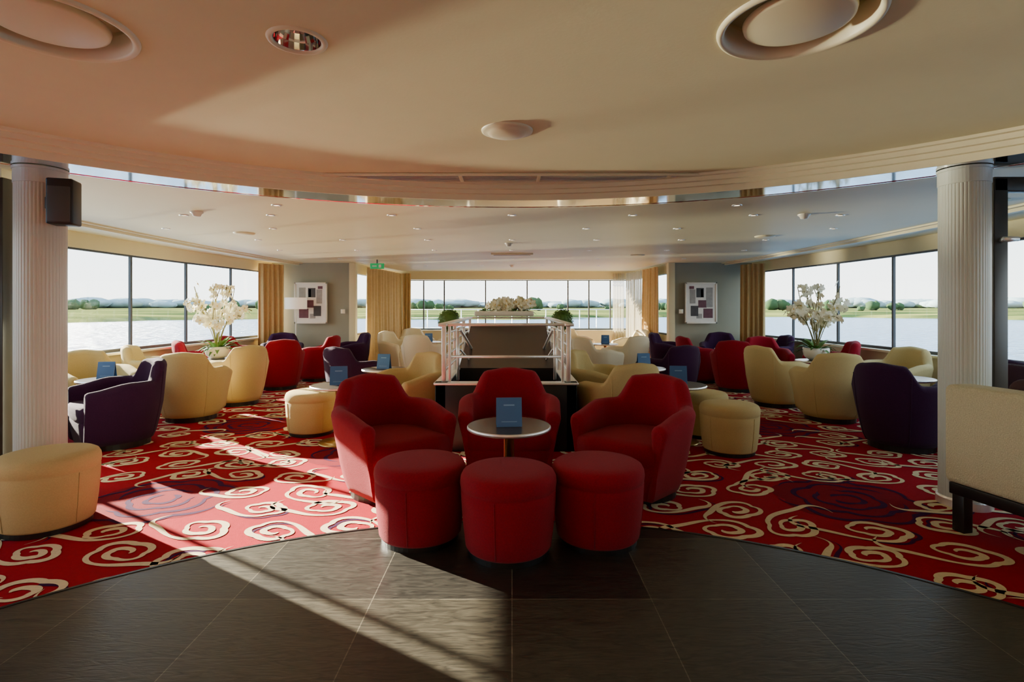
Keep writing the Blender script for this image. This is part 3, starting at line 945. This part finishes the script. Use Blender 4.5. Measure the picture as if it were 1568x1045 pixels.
# ------------------------------------------------------------------ exterior
def water():
    m = bpy.data.materials.new('river_water'); m.use_nodes = True
    nt = m.node_tree; b = nt.nodes['Principled BSDF']
    b.inputs['Base Color'].default_value = srgb(70, 112, 150)
    b.inputs['Roughness'].default_value = 0.2
    b.inputs['Specular IOR Level'].default_value = 0.34
    tc = nt.nodes.new('ShaderNodeTexCoord'); mp = nt.nodes.new('ShaderNodeMapping')
    mp.inputs['Scale'].default_value = (0.5, 1.1, 1)
    n = nt.nodes.new('ShaderNodeTexNoise'); n.inputs['Scale'].default_value = 1.0; n.inputs['Detail'].default_value = 6
    bp = nt.nodes.new('ShaderNodeBump'); bp.inputs['Strength'].default_value = 1.0; bp.inputs['Distance'].default_value = 1.8
    nt.links.new(tc.outputs['Object'], mp.inputs[0]); nt.links.new(mp.outputs[0], n.inputs['Vector'])
    nt.links.new(n.outputs['Fac'], bp.inputs['Height']); nt.links.new(bp.outputs[0], b.inputs['Normal'])
    return m
mb = MB()
mb.lathe([(0, -3.0), (60, -3.0), (200, -3.0), (3500, -3.0)], water(), 64, smooth=False)
build('river_water', mb)
def grass():
    m = bpy.data.materials.new('meadow_grass'); m.use_nodes = True
    nt = m.node_tree; b = nt.nodes['Principled BSDF']
    tc = nt.nodes.new('ShaderNodeTexCoord')
    mp = nt.nodes.new('ShaderNodeMapping'); mp.inputs['Scale'].default_value = (1, 3, 1)
    n = nt.nodes.new('ShaderNodeTexNoise'); n.inputs['Scale'].default_value = 0.02; n.inputs['Detail'].default_value = 6
    rp = nt.nodes.new('ShaderNodeValToRGB')
    rp.color_ramp.elements[0].position = 0.40; rp.color_ramp.elements[0].color = srgb(48, 66, 40)
    rp.color_ramp.elements[1].position = 0.66; rp.color_ramp.elements[1].color = srgb(128, 130, 72)
    nt.links.new(tc.outputs['Object'], mp.inputs[0])
    nt.links.new(mp.outputs[0], n.inputs['Vector']); nt.links.new(n.outputs['Fac'], rp.inputs[0])
    nt.links.new(rp.outputs[0], b.inputs['Base Color']); b.inputs['Roughness'].default_value = 1
    b.inputs['Specular IOR Level'].default_value = 0
    return m
mg = grass()
V = []; F = []; NA = 160
rnd = random.Random(9)
for i in range(NA):
    a = 2*math.pi*i/NA
    rad = 225+35*math.sin(a*2+0.6)+22*math.sin(a*7)+rnd.uniform(-5, 5)
    for (r, z) in ((rad-4, -3.3), (rad+3, -2.0), (rad+40, -1.4), (rad+300, -0.8), (3400, -0.2)):
        V.append((r*math.cos(a), r*math.sin(a), z))
for i in range(NA):
    j = (i+1) % NA
    for k in range(4):
        F.append([5*i+k, 5*j+k, 5*j+k+1, 5*i+k+1])
mb = MB(); mb.add(V, F, mg, True)
build('meadow_ground', mb)
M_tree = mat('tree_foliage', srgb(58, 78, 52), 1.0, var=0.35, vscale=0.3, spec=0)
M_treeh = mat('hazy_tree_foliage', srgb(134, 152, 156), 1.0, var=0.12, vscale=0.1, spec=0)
bm0 = bmesh.new(); bmesh.ops.create_icosphere(bm0, subdivisions=2, radius=1.0)
bm0.verts.index_update()
iv = [v.co.copy() for v in bm0.verts]; fi = [[v.index for v in f.verts] for f in bm0.faces]; bm0.free()
def blobs(name, m, cnt, r0, r1, h0, h1, wide):
    mb = MB()
    for k in range(cnt):
        a = rnd.uniform(0, math.pi); d = rnd.uniform(r0, r1); h = rnd.uniform(h0, h1)
        cx, cy = d*math.cos(a), d*math.sin(a)
        for q in range(3):
            w = h*rnd.uniform(.5, .9)*wide
            ox, oy = rnd.uniform(-w, w), rnd.uniform(-w, w)
            vs = []
            for v in iv:
                jt = rnd.uniform(.82, 1.12)
                vs.append((cx+ox+v.x*w*jt, cy+oy+v.y*w*jt, -1.4+h*0.5*rnd.uniform(.98, 1.02)+v.z*h*0.5*jt))
            mb.add(vs, fi, m, True)
    build(name, mb)
blobs('tree_line', M_tree, 90, 330, 560, 3.0, 9, 0.7)
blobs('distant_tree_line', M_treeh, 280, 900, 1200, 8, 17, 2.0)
mb = MB()
for i in range(13):
    x = -3.6+i*0.6
    mb.tube([(x, 19, -0.3), (x, 19, 1.25)], 0.014, M_brushed, 8)
for z in (0.6, 0.95, 1.25):
    mb.tube([(-3.6, 19, z), (3.6, 19, z)], 0.012, M_brushed, 8)
mb.box((0, 17, -0.35), (8, 4.6, 0.1), M_frame)
build('deck_railing', mb)

# ------------------------------------------------------------------ lights
w = bpy.data.worlds.new('sky'); scene.world = w; w.use_nodes = True
nt = w.node_tree; bg = nt.nodes['Background']
tc = nt.nodes.new('ShaderNodeTexCoord'); sx = nt.nodes.new('ShaderNodeSeparateXYZ')
rp = nt.nodes.new('ShaderNodeValToRGB')
nt.links.new(tc.outputs['Generated'], sx.inputs[0]); nt.links.new(sx.outputs['Z'], rp.inputs[0])
e0 = rp.color_ramp.elements
e0[0].position = 0.0; e0[0].color = (0.97, 0.97, 0.94, 1)
e0[1].position = 0.6; e0[1].color = (0.42, 0.62, 0.88, 1)
q = e0.new(0.14); q.color = (0.80, 0.89, 0.96, 1)
nt.links.new(rp.outputs[0], bg.inputs['Color']); bg.inputs['Strength'].default_value = 5.0

sl = bpy.data.lights.new('sun', 'SUN'); sl.energy = 66; sl.angle = R(0.55); sl.color = (1.0, 0.90, 0.72)
so = bpy.data.objects.new('sun', sl); COL.objects.link(so)
el = R(17.8)
dvec = Vector((0.85*math.cos(el), -0.53*math.cos(el), -math.sin(el)))
so.rotation_euler = dvec.to_track_quat('-Z', 'Y').to_euler()
so.location = (-30, 20, 10)

# sunlight glinting up off the river
gl = bpy.data.lights.new('river_glint', 'SPOT'); gl.energy = 64000; gl.spot_size = R(40); gl.spot_blend = 0.5
gl.color = (1.0, 0.92, 0.68); gl.shadow_soft_size = 0.8
go = bpy.data.objects.new('river_glint', gl); COL.objects.link(go)
go.location = (-27, 19, -2.2)
go.rotation_euler = (Vector((-1, 2.5, 2.4))-Vector(go.location)).to_track_quat('-Z', 'Y').to_euler()

# ------------------------------------------------------------------ camera
cd = bpy.data.cameras.new('camera'); cd.sensor_width = 36; cd.lens = 820/1568*36
cd.shift_y = -52.5/1568; cd.clip_end = 6000; cd.clip_start = 0.05
co = bpy.data.objects.new('camera', cd); COL.objects.link(co)
co.location = (0, 0, 1.35); co.rotation_euler = (R(90), 0, 0)
scene.camera = co
